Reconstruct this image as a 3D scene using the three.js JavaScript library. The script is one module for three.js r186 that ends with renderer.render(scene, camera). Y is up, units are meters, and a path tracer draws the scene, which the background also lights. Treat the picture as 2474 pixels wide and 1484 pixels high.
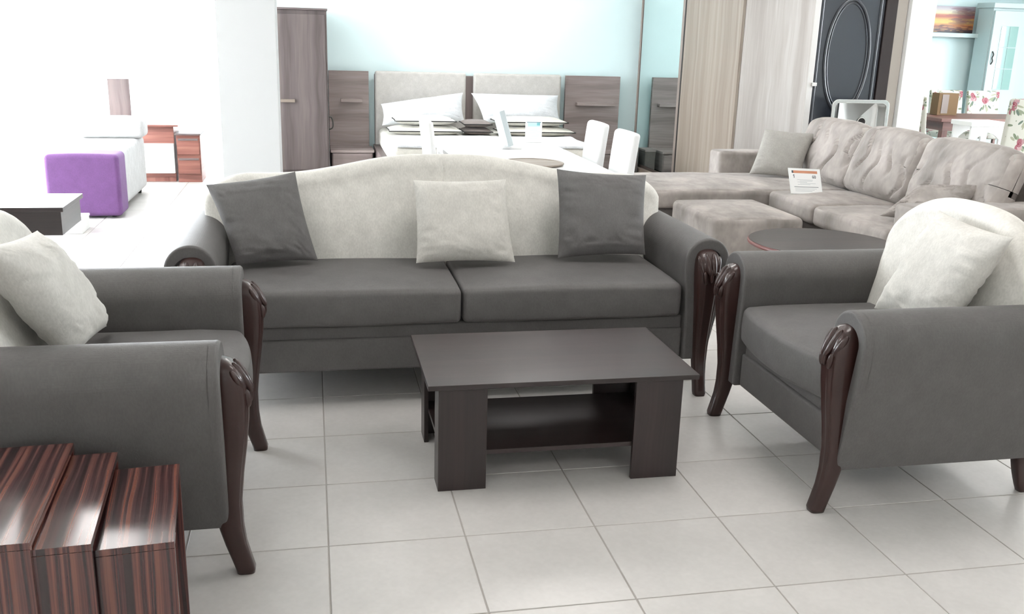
import * as THREE from 'three';
import { RoundedBoxGeometry } from 'three/addons/geometries/RoundedBoxGeometry.js';
import { mergeGeometries, mergeVertices } from 'three/addons/utils/BufferGeometryUtils.js';
import { RectAreaLightUniformsLib } from 'three/addons/lights/RectAreaLightUniformsLib.js';

// ---------------------------------------------------------------- camera, sky, exposure
const scene = new THREE.Scene();
const camera = new THREE.PerspectiveCamera(35.59, 2474 / 1484, 0.05, 200);
camera.position.set(-0.0144, 1.6096, 2.8419);
camera.rotation.order = 'YXZ';
camera.rotation.set(-0.2741, -0.2085, 0.0295);
scene.add(camera);

const renderer = new THREE.WebGLRenderer({ antialias: true });
renderer.toneMapping = THREE.LinearToneMapping;
renderer.toneMappingExposure = 1.0;
renderer.shadowMap.enabled = true;
RectAreaLightUniformsLib.init();

const SKY = 22.5;                                   // bright hazy daylight outside the shop windows
scene.background = new THREE.Color().setRGB(0.90 * SKY, 0.95 * SKY, 1.0 * SKY);

const CEIL = 3.2, LAMP = 5.0;
const lampSpots = [];
for (const z of [3.8, -0.8, -4.6, -8.0]) for (const x of [-2.0, 2.0, 5.8, 9.4]) lampSpots.push([x, z]);
for (const [x, z] of lampSpots) {
  const l = new THREE.RectAreaLight(new THREE.Color().setRGB(1.0, 0.955, 0.925), LAMP, 1.16, 1.16);
  l.position.set(x, CEIL - 0.05, z); l.rotation.x = -Math.PI / 2; l.castShadow = true; scene.add(l);
}

// ---------------------------------------------------------------- helpers
const V = (x, y, z) => new THREE.Vector3(x, y, z);
let seed = 7;
const rnd = () => { seed = (seed * 1664525 + 1013904223) >>> 0; return seed / 4294967296; };
function hash(x, y, z) { let h = (x * 374761393 + y * 668265263 + z * 2147483647) | 0; h = (h ^ (h >>> 13)) * 1274126177 | 0; return ((h ^ (h >>> 16)) >>> 0) / 4294967296; }
const fade = (t) => t * t * (3 - 2 * t), mix = (a, b, t) => a + (b - a) * t, clamp = (v, a = 0, b = 1) => Math.min(b, Math.max(a, v));
function noise3(x, y, z) {
  const X = Math.floor(x), Y = Math.floor(y), Z = Math.floor(z), u = fade(x - X), v = fade(y - Y), w = fade(z - Z);
  const c = (i, j, k) => hash(X + i, Y + j, Z + k);
  return mix(mix(mix(c(0, 0, 0), c(1, 0, 0), u), mix(c(0, 1, 0), c(1, 1, 0), u), v), mix(mix(c(0, 0, 1), c(1, 0, 1), u), mix(c(0, 1, 1), c(1, 1, 1), u), v), w) * 2 - 1;
}
// periodic noise on a unit square with px by py cells
function pn(u, v, px, py, s) {
  const x = u * px, y = v * py, X = Math.floor(x), Y = Math.floor(y), a = fade(x - X), b = fade(y - Y);
  const c = (i, j) => hash((X + i) % px, (Y + j) % py, s);
  return mix(mix(c(0, 0), c(1, 0), a), mix(c(0, 1), c(1, 1), a), b);
}
function fbm(u, v, px, py, s, n = 4) { let a = 0, w = 0.5, t = 0; for (let i = 0; i < n; i++) { a += w * pn(u, v, px << i, py << i, s + i); t += w; w *= 0.5; } return a / t; }
function dataTex(w, h, fn, srgb = true) {
  const d = new Uint8Array(w * h * 4);
  for (let y = 0; y < h; y++) for (let x = 0; x < w; x++) {
    const c = fn(x / w, y / h), i = (y * w + x) * 4;
    for (let k = 0; k < 3; k++) d[i + k] = Math.round(255 * clamp(c[k]));
    d[i + 3] = 255;
  }
  const t = new THREE.DataTexture(d, w, h, THREE.RGBAFormat);
  t.wrapS = t.wrapT = THREE.RepeatWrapping; t.magFilter = THREE.LinearFilter; t.minFilter = THREE.LinearMipmapLinearFilter; t.generateMipmaps = true;
  if (srgb) t.colorSpace = THREE.SRGBColorSpace;
  t.needsUpdate = true; return t;
}
const rep = (t, x, y) => { const c = t.clone(); c.repeat.set(x, y); c.needsUpdate = true; return c; };
const grey = (v) => [v, v, v];

// textures: one unit of uv is one metre before repeat
const weave = dataTex(256, 256, (u, v) => grey(0.5 + 0.22 * Math.sin(u * 2 * Math.PI * 64) * Math.sin(v * 2 * Math.PI * 64) + 0.5 * (fbm(u, v, 64, 64, 3, 2) - 0.5)), false);
const clothMottle = dataTex(256, 256, (u, v) => grey(0.93 + 0.09 * (fbm(u, v, 8, 8, 11, 5) - 0.5) + 0.06 * (fbm(u, v, 128, 64, 12, 1) - 0.5)));
const velvetMottle = dataTex(512, 512, (u, v) => {
  const n = fbm(u, v, 5, 4, 21, 5), m = fbm(u, v, 13, 11, 27, 4), s = fbm(u, v, 64, 32, 31, 2);
  const k = 0.86 + 0.36 * (n - 0.5) + 0.20 * (m - 0.5) + 0.06 * (s - 0.5);
  return [k * 0.99, k * 0.965, k * 0.95];
});
function woodTex(s, dark, mid, light, bands, contrast) {     // grain along v
  return dataTex(512, 512, (u, v) => {
    const warp = 0.06 * (fbm(u, v, 3, 2, s, 3) - 0.5);
    const w = ((u + warp) % 1 + 1) % 1;
    const g = fbm(w, v, bands, 1, s + 5, 4), f = fbm(w, v, bands * 8, 3, s + 9, 3);
    let t = clamp(0.5 + (g - 0.5) * contrast + (f - 0.5) * 0.55);
    const c = t < 0.5 ? [0, 1, 2].map((k) => mix(dark[k], mid[k], t * 2)) : [0, 1, 2].map((k) => mix(mid[k], light[k], t * 2 - 1));
    return c;
  });
}
const wenge = woodTex(41, [0.105, 0.07, 0.068], [0.145, 0.10, 0.097], [0.185, 0.132, 0.128], 24, 1.2);
const macassar = woodTex(51, [0.10, 0.06, 0.065], [0.25, 0.14, 0.145], [0.43, 0.265, 0.225], 34, 2.2);
const oakPale = woodTex(61, [0.46, 0.415, 0.375], [0.515, 0.47, 0.43], [0.57, 0.53, 0.49], 22, 1.3);
const ashGrey = woodTex(67, [0.70, 0.68, 0.665], [0.76, 0.745, 0.73], [0.82, 0.81, 0.80], 14, 1.6);
const greyWalnut = woodTex(71, [0.36, 0.315, 0.31], [0.43, 0.385, 0.38], [0.50, 0.45, 0.44], 16, 1.5);
const panelWood = woodTex(73, [0.46, 0.41, 0.40], [0.54, 0.49, 0.48], [0.61, 0.56, 0.55], 14, 1.5);
const redWood = woodTex(79, [0.42, 0.26, 0.23], [0.53, 0.34, 0.30], [0.62, 0.43, 0.38], 14, 1.8);
const tileTex = dataTex(256, 256, (u, v) => { const n = 0.86 + 0.05 * (fbm(u, v, 6, 6, 91, 5) - 0.5) + 0.03 * (fbm(u, v, 60, 60, 93, 2) - 0.5); return [n, n * 0.985, n * 0.962]; });
const grain = dataTex(128, 128, (u, v) => grey(fbm(u, v, 24, 24, 97, 3)), false);
const plaster = dataTex(256, 256, (u, v) => grey(0.5 + 0.5 * (fbm(u, v, 24, 24, 101, 4) - 0.5)), false);

function canvasTex(w, h, draw) {
  const c = document.createElement('canvas'); c.width = w; c.height = h; draw(c.getContext('2d'), w, h);
  const t = new THREE.CanvasTexture(c); t.colorSpace = THREE.SRGBColorSpace; t.magFilter = THREE.LinearFilter; t.anisotropy = 8; return t;
}
const floral = canvasTex(512, 512, (g, w, h) => {
  g.fillStyle = '#ece9df'; g.fillRect(0, 0, w, h);
  let s = 5; const r = () => { s = (s * 1103515245 + 12345) % 2147483648; return s / 2147483648; };
  const spots = [[110, 130], [360, 90], [240, 300], [440, 340], [80, 400], [330, 470]];
  for (const [x, y] of spots) {
    for (let k = 0; k < 9; k++) {
      const a = r() * 6.28, d = 50 + r() * 45; g.save(); g.translate(x + Math.cos(a) * d, y + Math.sin(a) * d); g.rotate(a);
      g.fillStyle = ['#8a947c', '#a3ab93', '#77867a', '#b7b7a0'][k % 4]; g.beginPath(); g.ellipse(0, 0, 26 + r() * 14, 8 + r() * 5, 0, 0, 6.3); g.fill(); g.restore();
    }
    for (let k = 0; k < 5; k++) { const a = r() * 6.28; g.fillStyle = ['#c79aa0', '#b46f7a', '#d6b3b4'][k % 3]; g.beginPath(); g.ellipse(x + Math.cos(a) * 26, y + Math.sin(a) * 24, 30, 24, a, 0, 6.3); g.fill(); }
    g.fillStyle = '#a3505f'; g.beginPath(); g.ellipse(x, y, 22, 20, 0, 0, 6.3); g.fill();
    g.strokeStyle = '#d9b0b4'; g.lineWidth = 4; g.beginPath(); g.arc(x, y, 11, 0.4, 4.6); g.stroke();
  }
  for (let k = 0; k < 26; k++) { const x = r() * w, y = r() * h; g.fillStyle = ['#9fb0b3', '#c9b9b2', '#a8b09a'][k % 3]; g.beginPath(); g.arc(x, y, 5 + r() * 6, 0, 6.3); g.fill(); }
});
floral.wrapS = floral.wrapT = THREE.RepeatWrapping;
const sunset = canvasTex(512, 288, (g, w, h) => {
  const sky = g.createLinearGradient(0, 0, 0, h);
  for (const [p, c] of [[0, '#9a94a0'], [0.12, '#b5adb0'], [0.27, '#cfc79a'], [0.33, '#b06a52'], [0.4, '#a85a48'], [0.5, '#c9a35a'], [0.62, '#d8b25c'], [0.72, '#a8643f'], [0.82, '#7a4d42'], [0.93, '#4a3a40'], [1, '#2c2c34']]) sky.addColorStop(p, c);
  g.fillStyle = sky; g.fillRect(0, 0, w, h);
  let s = 9; const r = () => { s = (s * 1103515245 + 12345) % 2147483648; return s / 2147483648; };
  for (let k = 0; k < 60; k++) { g.globalAlpha = 0.25; g.fillStyle = ['#6a4552', '#7b4a48', '#54465a'][k % 3]; g.beginPath(); g.ellipse(w * (0.55 + r() * 0.5), h * (0.05 + r() * 0.6), 40 + r() * 70, 5 + r() * 10, 0, 0, 6.3); g.fill(); }
  for (let k = 0; k < 40; k++) { g.globalAlpha = 0.6; g.fillStyle = ['#c58a4e', '#8a5140', '#3a2c30', '#d9a25a'][k % 4]; g.beginPath(); g.ellipse(r() * w, h * (0.68 + r() * 0.28), 12 + r() * 40, 2 + r() * 4, 0, 0, 6.3); g.fill(); }
  g.globalAlpha = 1;
});
const priceCardPrint = canvasTex(512, 340, (g, w, h) => {
  g.fillStyle = '#f4f6f5'; g.fillRect(0, 0, w, h);
  g.fillStyle = '#c98a6b'; g.fillRect(46, 26, 420, 36);
  g.fillStyle = '#39424a'; g.fillRect(42, 26, 26, 34);
  g.font = 'bold 66px sans-serif'; g.fillText('1', 52, 128); g.font = 'bold 58px sans-serif'; g.fillText('60', 372, 128);
  g.fillStyle = '#b9c0c4'; for (let k = 0; k < 5; k++) g.fillRect(120 + 40 * (k % 2), 150 + k * 16, 260 - 50 * (k % 3), 5);
  g.fillStyle = '#8e9599'; g.fillRect(60, 246, 400, 9); g.fillStyle = '#c7cccf'; for (let k = 0; k < 3; k++) g.fillRect(70, 270 + k * 18, 360 - 40 * k, 6);
});
const blueCardPrint = canvasTex(256, 320, (g, w, h) => {
  g.fillStyle = '#f5f7f8'; g.fillRect(0, 0, w, h); g.fillStyle = '#7fa0ab'; g.fillRect(16, 12, 226, 14);
  g.fillStyle = '#bfe6ec'; g.fillRect(30, 30, 196, 54); g.fillStyle = '#78b9c0'; g.fillRect(176, 26, 52, 40);
  g.fillStyle = '#d3dde2'; for (let k = 0; k < 8; k++) g.fillRect(40 + 24 * (k % 3), 112 + k * 22, 150 - 26 * (k % 2), 8);
});

// materials
const mat = (o) => new THREE.MeshPhysicalMaterial(o);
const lin = (r, g, b) => new THREE.Color().setRGB(r, g, b);
const hexc = (h) => new THREE.Color(h);
const fabric = (c, rough = 0.92, extra = {}) => mat({ color: c, map: rep(clothMottle, 2.2, 2.2), bumpMap: rep(weave, 6, 6), bumpScale: 0.0006, roughness: rough, sheen: 0.35, sheenRoughness: 0.5, sheenColor: lin(0.5, 0.5, 0.5), ...extra });
const M = {
  sofaGrey: fabric(lin(0.116, 0.110, 0.107), 0.66),
  cream: fabric(lin(0.73, 0.715, 0.665)),
  creamPillow: fabric(lin(0.63, 0.615, 0.57)),
  darkPillow: fabric(lin(0.140, 0.135, 0.133), 0.8),
  velvet: mat({ color: lin(0.44, 0.42, 0.405), map: rep(velvetMottle, 0.9, 0.9), roughness: 0.82, sheen: 0.6, sheenRoughness: 0.45, sheenColor: lin(0.55, 0.54, 0.53), bumpMap: rep(weave, 5, 5), bumpScale: 0.0005 }),
  velvetBase: fabric(lin(0.16, 0.145, 0.135)),
  taupe: fabric(lin(0.36, 0.345, 0.32)),
  carved: mat({ color: lin(0.027, 0.0095, 0.0075), roughness: 0.42, specularIntensity: 0.6, clearcoat: 0.5, clearcoatRoughness: 0.07 }),
  wenge: mat({ map: wenge, roughness: 0.36, ior: 1.55, bumpMap: grain, bumpScale: 0.0002 }),
  macassar: mat({ map: rep(macassar, 3.0, 1.0), roughness: 0.25, ior: 1.5, clearcoat: 0.7, clearcoatRoughness: 0.12 }),
  oakPale: mat({ map: oakPale, roughness: 0.5 }),
  ashGrey: mat({ map: ashGrey, roughness: 0.5 }),
  greyWalnut: mat({ map: greyWalnut, roughness: 0.5 }),
  cupboardWood: mat({ map: greyWalnut, color: lin(0.62, 0.62, 0.63), roughness: 0.5 }),
  panelWood: mat({ map: panelWood, roughness: 0.5 }),
  redWood: mat({ map: redWood, roughness: 0.45 }),
  darkStrip: mat({ color: lin(0.06, 0.045, 0.04), roughness: 0.5 }),
  edgeStrip: mat({ color: lin(0.22, 0.18, 0.16), roughness: 0.5 }),
  aqua: mat({ color: lin(0.75, 0.91, 0.925), roughness: 0.85, bumpMap: rep(plaster, 1, 1), bumpScale: 0.0008 }),
  white: mat({ color: lin(0.86, 0.87, 0.86), roughness: 0.75, bumpMap: rep(plaster, 1, 1), bumpScale: 0.0006 }),
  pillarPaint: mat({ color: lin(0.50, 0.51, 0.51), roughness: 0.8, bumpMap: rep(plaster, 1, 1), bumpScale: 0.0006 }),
  gloss: mat({ color: lin(0.88, 0.89, 0.89), roughness: 0.16 }),
  whiteLeather: mat({ color: lin(0.86, 0.87, 0.87), roughness: 0.42 }),
  linen: fabric(lin(0.84, 0.87, 0.90)),
  linenWarm: fabric(lin(0.80, 0.78, 0.71)),
  headboard: fabric(lin(0.60, 0.58, 0.55), 0.8),
  brownCloth: fabric(lin(0.27, 0.23, 0.22)),
  piping: mat({ color: lin(0.02, 0.02, 0.02), roughness: 0.8 }),
  purple: fabric(lin(0.17, 0.075, 0.22), 0.9),
  paleCloth: fabric(lin(0.62, 0.62, 0.62)),
  mirror: mat({ color: lin(0.80, 0.90, 0.90), metalness: 1, roughness: 0.015 }),
  doorDark: mat({ color: lin(0.032, 0.039, 0.052), roughness: 0.3, clearcoat: 1, clearcoatRoughness: 0.12 }),
  doorFrame: mat({ color: lin(0.022, 0.014, 0.014), roughness: 0.4 }),
  steel: mat({ color: lin(0.72, 0.73, 0.72), metalness: 1, roughness: 0.26 }),
  black: mat({ color: lin(0.012, 0.012, 0.012), roughness: 0.6 }),
  beige: mat({ color: lin(0.42, 0.39, 0.35), roughness: 0.8 }),  // white pillar's side with its shade put into the colour
  floral: mat({ map: rep(floral, 1.5, 1.5), color: lin(0.62, 0.64, 0.63), roughness: 0.9 }),
  brownTable: mat({ map: rep(redWood, 1, 1), color: lin(0.55, 0.55, 0.55), roughness: 0.45 }),
  cabinet: mat({ color: lin(0.48, 0.58, 0.585), roughness: 0.45 }),
  greyPanel: mat({ color: lin(0.25, 0.28, 0.29), roughness: 0.6 }),
  greenGlass: mat({ color: lin(0.24, 0.40, 0.37), roughness: 0.1, clearcoat: 0.5 }),
  card: mat({ color: lin(0.85, 0.87, 0.87), roughness: 0.4 }),
  acrylic: mat({ color: lin(0.50, 0.56, 0.58), roughness: 0.2 }),
  priceCard: mat({ map: priceCardPrint, roughness: 0.35 }),
  blueCard: mat({ map: blueCardPrint, roughness: 0.35 }),
  sunset: mat({ map: sunset, roughness: 0.4 }),
  grout: mat({ color: lin(0.36, 0.34, 0.315), roughness: 0.9 }),
  glass: mat({ color: lin(1, 1, 1), transmission: 1, thickness: 0, roughness: 0, ior: 1.45 }),
  frame: mat({ color: lin(0.8, 0.81, 0.82), roughness: 0.4 }),
  pavement: mat({ color: lin(0.55, 0.55, 0.53), roughness: 0.9 }),
  lampGlow: mat({ color: lin(0.9, 0.9, 0.9), emissive: lin(1, 0.955, 0.925), emissiveIntensity: 3, roughness: 0.6 }),
  cardboard: mat({ color: lin(0.17, 0.105, 0.05), roughness: 0.85 }),
  brassDark: mat({ color: lin(0.05, 0.05, 0.045), metalness: 0.8, roughness: 0.4 }),
};
const tileMats = [1.0, 0.975, 0.99, 0.955].map((k) => mat({ map: rep(tileTex, 1.3, 1.3), color: lin(0.82 * k, 0.82 * k, 0.83 * k), roughness: 0.28, specularIntensity: 1.0 }));

// geometry helpers
function boxUV(g, grainAxis = 1) {                      // per-face planar uv in metres, v along the grain axis
  const n = g.index ? g.toNonIndexed() : g; const p = n.attributes.position;
  const uv = new Float32Array(p.count * 2), a = V(), b = V(), c = V(), q = V();
  for (let i = 0; i < p.count; i += 3) {
    a.fromBufferAttribute(p, i); b.fromBufferAttribute(p, i + 1); c.fromBufferAttribute(p, i + 2);
    q.crossVectors(b.clone().sub(a), c.clone().sub(a)); const m = [Math.abs(q.x), Math.abs(q.y), Math.abs(q.z)];
    const k = m[0] > m[1] && m[0] > m[2] ? 0 : m[1] > m[2] ? 1 : 2;
    let ax = [0, 1, 2].filter((t) => t !== k); if (ax[0] === grainAxis) ax.reverse();
    [a, b, c].forEach((w, j) => { uv[(i + j) * 2] = w.getComponent(ax[0]) + 0.37 * k; uv[(i + j) * 2 + 1] = w.getComponent(ax[1]); });
  }
  n.setAttribute('uv', new THREE.BufferAttribute(uv, 2)); return n;
}
function smooth(g) { g = g.clone(); for (const k of Object.keys(g.attributes)) if (k !== 'position') g.deleteAttribute(k); g = mergeVertices(g, 1e-5); g.computeVertexNormals(); return g; }
const mv = (g, x, y, z) => g.translate(x, y, z);
function join(list) {
  return mergeGeometries(list.map((g) => { const n = g.index ? g.toNonIndexed() : g; for (const k of Object.keys(n.attributes)) if (!['position', 'normal', 'uv'].includes(k)) n.deleteAttribute(k); if (!n.attributes.uv) n.setAttribute('uv', new THREE.BufferAttribute(new Float32Array(n.attributes.position.count * 2), 2)); return n; }));
}
// board: box between two corners with slightly eased edges
const board = (x0, y0, z0, x1, y1, z1, r = 0.002, axis = 1) => boxUV(mv(new RoundedBoxGeometry(x1 - x0, y1 - y0, z1 - z0, 1, Math.min(r, (x1 - x0) / 2.1, (y1 - y0) / 2.1, (z1 - z0) / 2.1)), (x0 + x1) / 2, (y0 + y1) / 2, (z0 + z1) / 2), axis);
// upholstered box with rolled edges and an optional displacement fn(p, unit) that edits p
function softBox(w, h, d, r, fn, k = 5, m = 10) {
  const n = 2 * k + m, g = new THREE.BoxGeometry(1, 1, 1, n, n, n), p = g.attributes.position, dims = [w, h, d], q = V();
  const line = (L) => { const o = []; for (let i = 0; i <= n; i++) o.push(i < k ? r * (1 - Math.cos(i / k * Math.PI / 2)) * 0.999 : i > n - k ? L - r * (1 - Math.cos((n - i) / k * Math.PI / 2)) * 0.999 : r + (L - 2 * r) * (i - k) / m); return o.map((t) => t - L / 2); };
  const L = dims.map(line);
  for (let i = 0; i < p.count; i++) {
    const u = [0, 1, 2].map((a) => L[a][Math.round((p.getComponent(i, a) + 0.5) * n)]);
    const inn = u.map((t, a) => clamp(t, -(dims[a] / 2 - r), dims[a] / 2 - r)), dd = u.map((t, a) => t - inn[a]), len = Math.hypot(...dd) || 1;
    q.set(...inn.map((t, a) => t + dd[a] / len * r));
    if (fn) fn(q, u.map((t, a) => t / (dims[a] / 2)));
    p.setXYZ(i, q.x, q.y, q.z);
  }
  return boxUV(smooth(g));
}
// loft through closed loops of equal length, ends closed
function loft(loops) {
  const n = loops[0].length, pos = [], idx = [];
  for (const l of loops) for (const q of l) pos.push(q.x, q.y, q.z);
  for (let s = 0; s < loops.length - 1; s++) for (let i = 0; i < n; i++) { const a = s * n + i, b = s * n + (i + 1) % n, c = a + n, d = b + n; idx.push(a, c, b, b, c, d); }
  for (const s of [0, loops.length - 1]) {
    const mid = loops[s].reduce((t, q) => t.add(q), V()).multiplyScalar(1 / n), e = pos.length / 3; pos.push(mid.x, mid.y, mid.z);
    for (let i = 0; i < n; i++) { const a = s * n + i, b = s * n + (i + 1) % n; s ? idx.push(a, e, b) : idx.push(a, b, e); }
  }
  const g = new THREE.BufferGeometry(); g.setAttribute('position', new THREE.Float32BufferAttribute(pos, 3)); g.setIndex(idx);
  const vol = g.clone(); let s = 0; const P = pos, A = V(), B = V(), C = V();
  for (let i = 0; i < idx.length; i += 3) { A.fromArray(P, idx[i] * 3); B.fromArray(P, idx[i + 1] * 3); C.fromArray(P, idx[i + 2] * 3); s += A.dot(B.clone().cross(C)); }
  if (s < 0) for (let i = 0; i < idx.length; i += 3) [idx[i], idx[i + 1]] = [idx[i + 1], idx[i]];
  g.setIndex(idx); g.computeVertexNormals(); return boxUV(g);
}
// stuffed cushion through four corners (top left, top right, bottom right, bottom left)
function cushion(c, T, { pinch = 0.05, wr = 0.006, s = 1, n = 44, wrinkleX = 5, wrinkleY = 9 } = {}) {
  const nrm = c[1].clone().sub(c[3]).cross(c[0].clone().sub(c[2])).normalize(), pos = [], idx = [], P = [];
  const size = c[0].distanceTo(c[1]);
  const at = (u, v) => { const uu = u * (1 - pinch * (1 - v * v)), vv = v * (1 - pinch * (1 - u * u)), a = (uu + 1) / 2, b = (vv + 1) / 2; return c[3].clone().multiplyScalar((1 - a) * (1 - b)).addScaledVector(c[2], a * (1 - b)).addScaledVector(c[0], (1 - a) * b).addScaledVector(c[1], a * b); };
  for (const side of [1, -1]) {
    const o = pos.length / 3;
    for (let j = 0; j <= n; j++) for (let i = 0; i <= n; i++) {
      const f = (t) => Math.sin(t * Math.PI / 2), u = f(i / n * 2 - 1), v = f(j / n * 2 - 1);
      const body = Math.pow(clamp(1 - Math.pow(Math.abs(u), 3.2)), 0.62) * Math.pow(clamp(1 - Math.pow(Math.abs(v), 3.2)), 0.62);
      const edge = Math.max(Math.abs(u), Math.abs(v)), ef = clamp((edge - 0.4) / 0.4) * (1 - Math.pow(edge, 8));
      const w1 = noise3(u * wrinkleX + 2 * noise3(u * 2, v * 2, s * 3), v * wrinkleY, s * 7.3 + side), w2 = noise3(u * 3.1, v * 2.7, s * 5.1 - side);
      const ridge = 1 - Math.abs(w1) * 2;
      const t = T / 2 * body + (wr * ridge * ef + wr * 0.6 * w2) * Math.min(1, body * 2);
      const q = at(u, v).addScaledVector(nrm, side * Math.max(t, 0)); pos.push(q.x, q.y, q.z);
    }
    for (let j = 0; j < n; j++) for (let i = 0; i < n; i++) { const a = o + j * (n + 1) + i, b = a + 1, d = a + n + 1, e = d + 1; side > 0 ? idx.push(a, b, d, b, e, d) : idx.push(a, d, b, b, d, e); }
  }
  const g = new THREE.BufferGeometry(); g.setAttribute('position', new THREE.Float32BufferAttribute(pos, 3)); g.setIndex(idx);
  const out = boxUV(smooth(g)); const rim = []; for (let k = 0; k < 80; k++) { const t = k / 80 * 4, e = Math.floor(t), f = (t - e) * 2 - 1; rim.push(at(...[[f, 1], [1, -f], [-f, -1], [-1, f]][e])); }
  out.userData.rim = rim; return out;
}
const tube = (pts, r, closed = false, n = 64, rs = 8) => new THREE.TubeGeometry(new THREE.CatmullRomCurve3(pts, closed), n, r, rs, closed);
const disc = (r0, r1, h, n = 48) => new THREE.CylinderGeometry(r0, r1, h, n);

// scene graph helpers
const used = {};
function numbered(name) { used[name] = (used[name] ?? -1) + 1; return used[name] ? `${name}_${String(used[name]).padStart(3, '0')}` : name; }
function mesh(name, g, m, parent, pos) { const o = new THREE.Mesh(g, m); o.name = name; o.castShadow = o.receiveShadow = true; if (pos) o.position.set(...pos); if (parent) parent.add(o); return o; }
function thing(name, label, category, pos = [0, 0, 0], turn = 0, group) {
  const o = new THREE.Group(); o.name = numbered(name); o.position.set(...pos); o.rotation.y = turn; o.userData = { label, category }; if (group) o.userData.group = group; scene.add(o); return o;
}
function solid(name, label, category, g, m, group) {      // a thing that is one mesh, drawn in world coordinates, its origin at its base
  g.computeBoundingBox(); const b = g.boundingBox, c = V((b.min.x + b.max.x) / 2, b.min.y, (b.min.z + b.max.z) / 2); g.translate(-c.x, -c.y, -c.z);
  const o = mesh(numbered(name), g, m, scene, c.toArray()); o.userData = { label, category }; if (group) o.userData.group = group; return o;
}
function part(t, name, g, m) { const o = mesh(name, g, m, t); o.position.copy(t.position).negate(); return o; }   // geometry in world coordinates under an unturned thing
function struct(name, g, m, parent) { const o = mesh(parent ? name : numbered(name), g, m, parent ?? scene); if (!parent) o.userData = { kind: 'structure' }; return o; }

// ---------------------------------------------------------------- the setting
{
  const S = 0.45, floor = new THREE.Group(); floor.name = 'floor'; floor.userData = { kind: 'structure' }; scene.add(floor);
  mesh('grout_bed', board(-5.2, -0.25, -11.8, 13.2, -0.0025, 5.2, 0.001), M.grout, floor);
  const geos = [0, 1, 2, 3].map((k) => { const g = boxUV(new RoundedBoxGeometry(S - 0.005, 0.02, S - 0.005, 1, 0.002)); const uv = g.attributes.uv; for (let i = 0; i < uv.count; i++) uv.setXY(i, uv.getX(i) + 0.27 * k, uv.getY(i) + 0.41 * k); return g; });
  const cells = [];
  for (let i = -11; i < 29; i++) for (let j = -26; j < 11; j++) {
    const x = (i + 0.5) * S, z = (j + 0.5) * S, dx = x + 0.0144, dz = 2.84 - z, a = Math.atan2(dx, dz) - 0.2085;
    cells.push({ x, z, d: Math.hypot(dx, dz) + (Math.abs(a) < 0.56 && dz > 1.3 ? 0 : 100), k: Math.floor(hash(i + 40, j + 40, 5) * 4) });
  }
  cells.sort((a, b) => a.d - b.d);
  const rest = [];
  cells.forEach((c, n) => {
    if (n < 300) mesh(n ? `tile_${String(n).padStart(3, '0')}` : 'tile', geos[c.k], tileMats[c.k], floor, [c.x, -0.01, c.z]);
    else rest.push(geos[c.k].clone().translate(c.x, -0.01, c.z));
  });
  const f = mesh('tile_field', mergeGeometries(rest), tileMats[0], floor); f.userData.kind = 'stuff';
}
struct('ceiling', board(-5.2, CEIL, -11.8, 13.2, CEIL + 0.2, 5.2), M.white);
struct('wall_front', board(-5.2, 0, 5.0, 13.2, CEIL, 5.2), M.white);
struct('wall_right', board(13.0, 0, -3.0, 13.2, CEIL, 5.2), M.aqua);
struct('wall_right_alcove', board(13.0, 0, -11.8, 13.2, CEIL, -8.2), M.aqua);
struct('wall_right_header', board(13.0, 2.95, -8.2, 13.2, CEIL, -3.0), M.aqua);
struct('pavement_side', board(13.2, -0.35, -60, 60, -0.28, 40), M.pavement);
struct('wall_back', board(-0.9, 0, -9.5, 6.6, CEIL, -9.3), M.aqua);
struct('wall_corner', board(6.4, 0, -11.6, 6.6, CEIL, -9.5), M.aqua);
struct('wall_alcove', board(6.4, 0, -11.8, 13.0, CEIL, -11.6), M.aqua);
struct('wall_left', board(-5.2, 0, -3.5, -5.0, CEIL, 5.0), M.white);
struct('wall_left_header', join([board(-5.2, 2.95, -9.5, -5.0, CEIL, -3.5)]), M.white);
struct('wall_back_header', board(-5.2, 2.95, -9.5, -0.9, CEIL, -9.3), M.white);
struct('pavement', board(-60, -0.35, -60, -5.2, -0.28, 40), M.pavement);
scene.getObjectByName('pavement').userData.kind = 'structure';
struct('pavement_street', board(-5.2, -0.35, -60, 6.4, -0.28, -11.8), M.pavement);
{
  const win = (n) => { const g = new THREE.Group(); g.name = `window_${n}`; g.userData = { kind: 'structure' }; scene.add(g); return g; };
  const w1 = win(1), w2 = win(2), w3 = win(3);
  for (let k = 0; k < 2; k++) { const a = -8.2 + k * 2.6; mesh('pane', board(13.10, 0, a + 0.03, 13.11, 2.95, a + 2.57, 0.001), M.glass, w3); mesh('mullion', board(13.05, 0, a + 2.57, 13.15, 2.95, a + 2.63), M.frame, w3); }
  mesh('pane', board(-4.0, 0.0, -9.41, -0.9, 2.95, -9.40, 0.001), M.glass, w1); mesh('pane', board(-5.0, 0.0, -9.41, -4.06, 2.95, -9.40, 0.001), M.glass, w1);
  mesh('mullion', board(-4.06, 0, -9.44, -4.0, 2.95, -9.36), M.frame, w1);
  for (let k = 0; k < 4; k++) { const a = -9.3 + k * 1.45; mesh('pane', board(-5.11, 0, a + 0.03, -5.10, 2.95, a + 1.42, 0.001), M.glass, w2); mesh('mullion', board(-5.15, 0, a + 1.42, -5.05, 2.95, a + 1.48), M.frame, w2); }
}
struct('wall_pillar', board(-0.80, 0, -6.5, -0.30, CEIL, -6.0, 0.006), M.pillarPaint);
struct('wall_pillar', board(5.98, 0, -6.60, 6.26, CEIL, -6.32, 0.004), M.white);
struct('wall_post_and_shade', board(5.855, 0, -6.46, 5.975, CEIL, -6.38, 0.003), M.beige);  // stands in for the white pillar's shaded side, shade painted as beige
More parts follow.
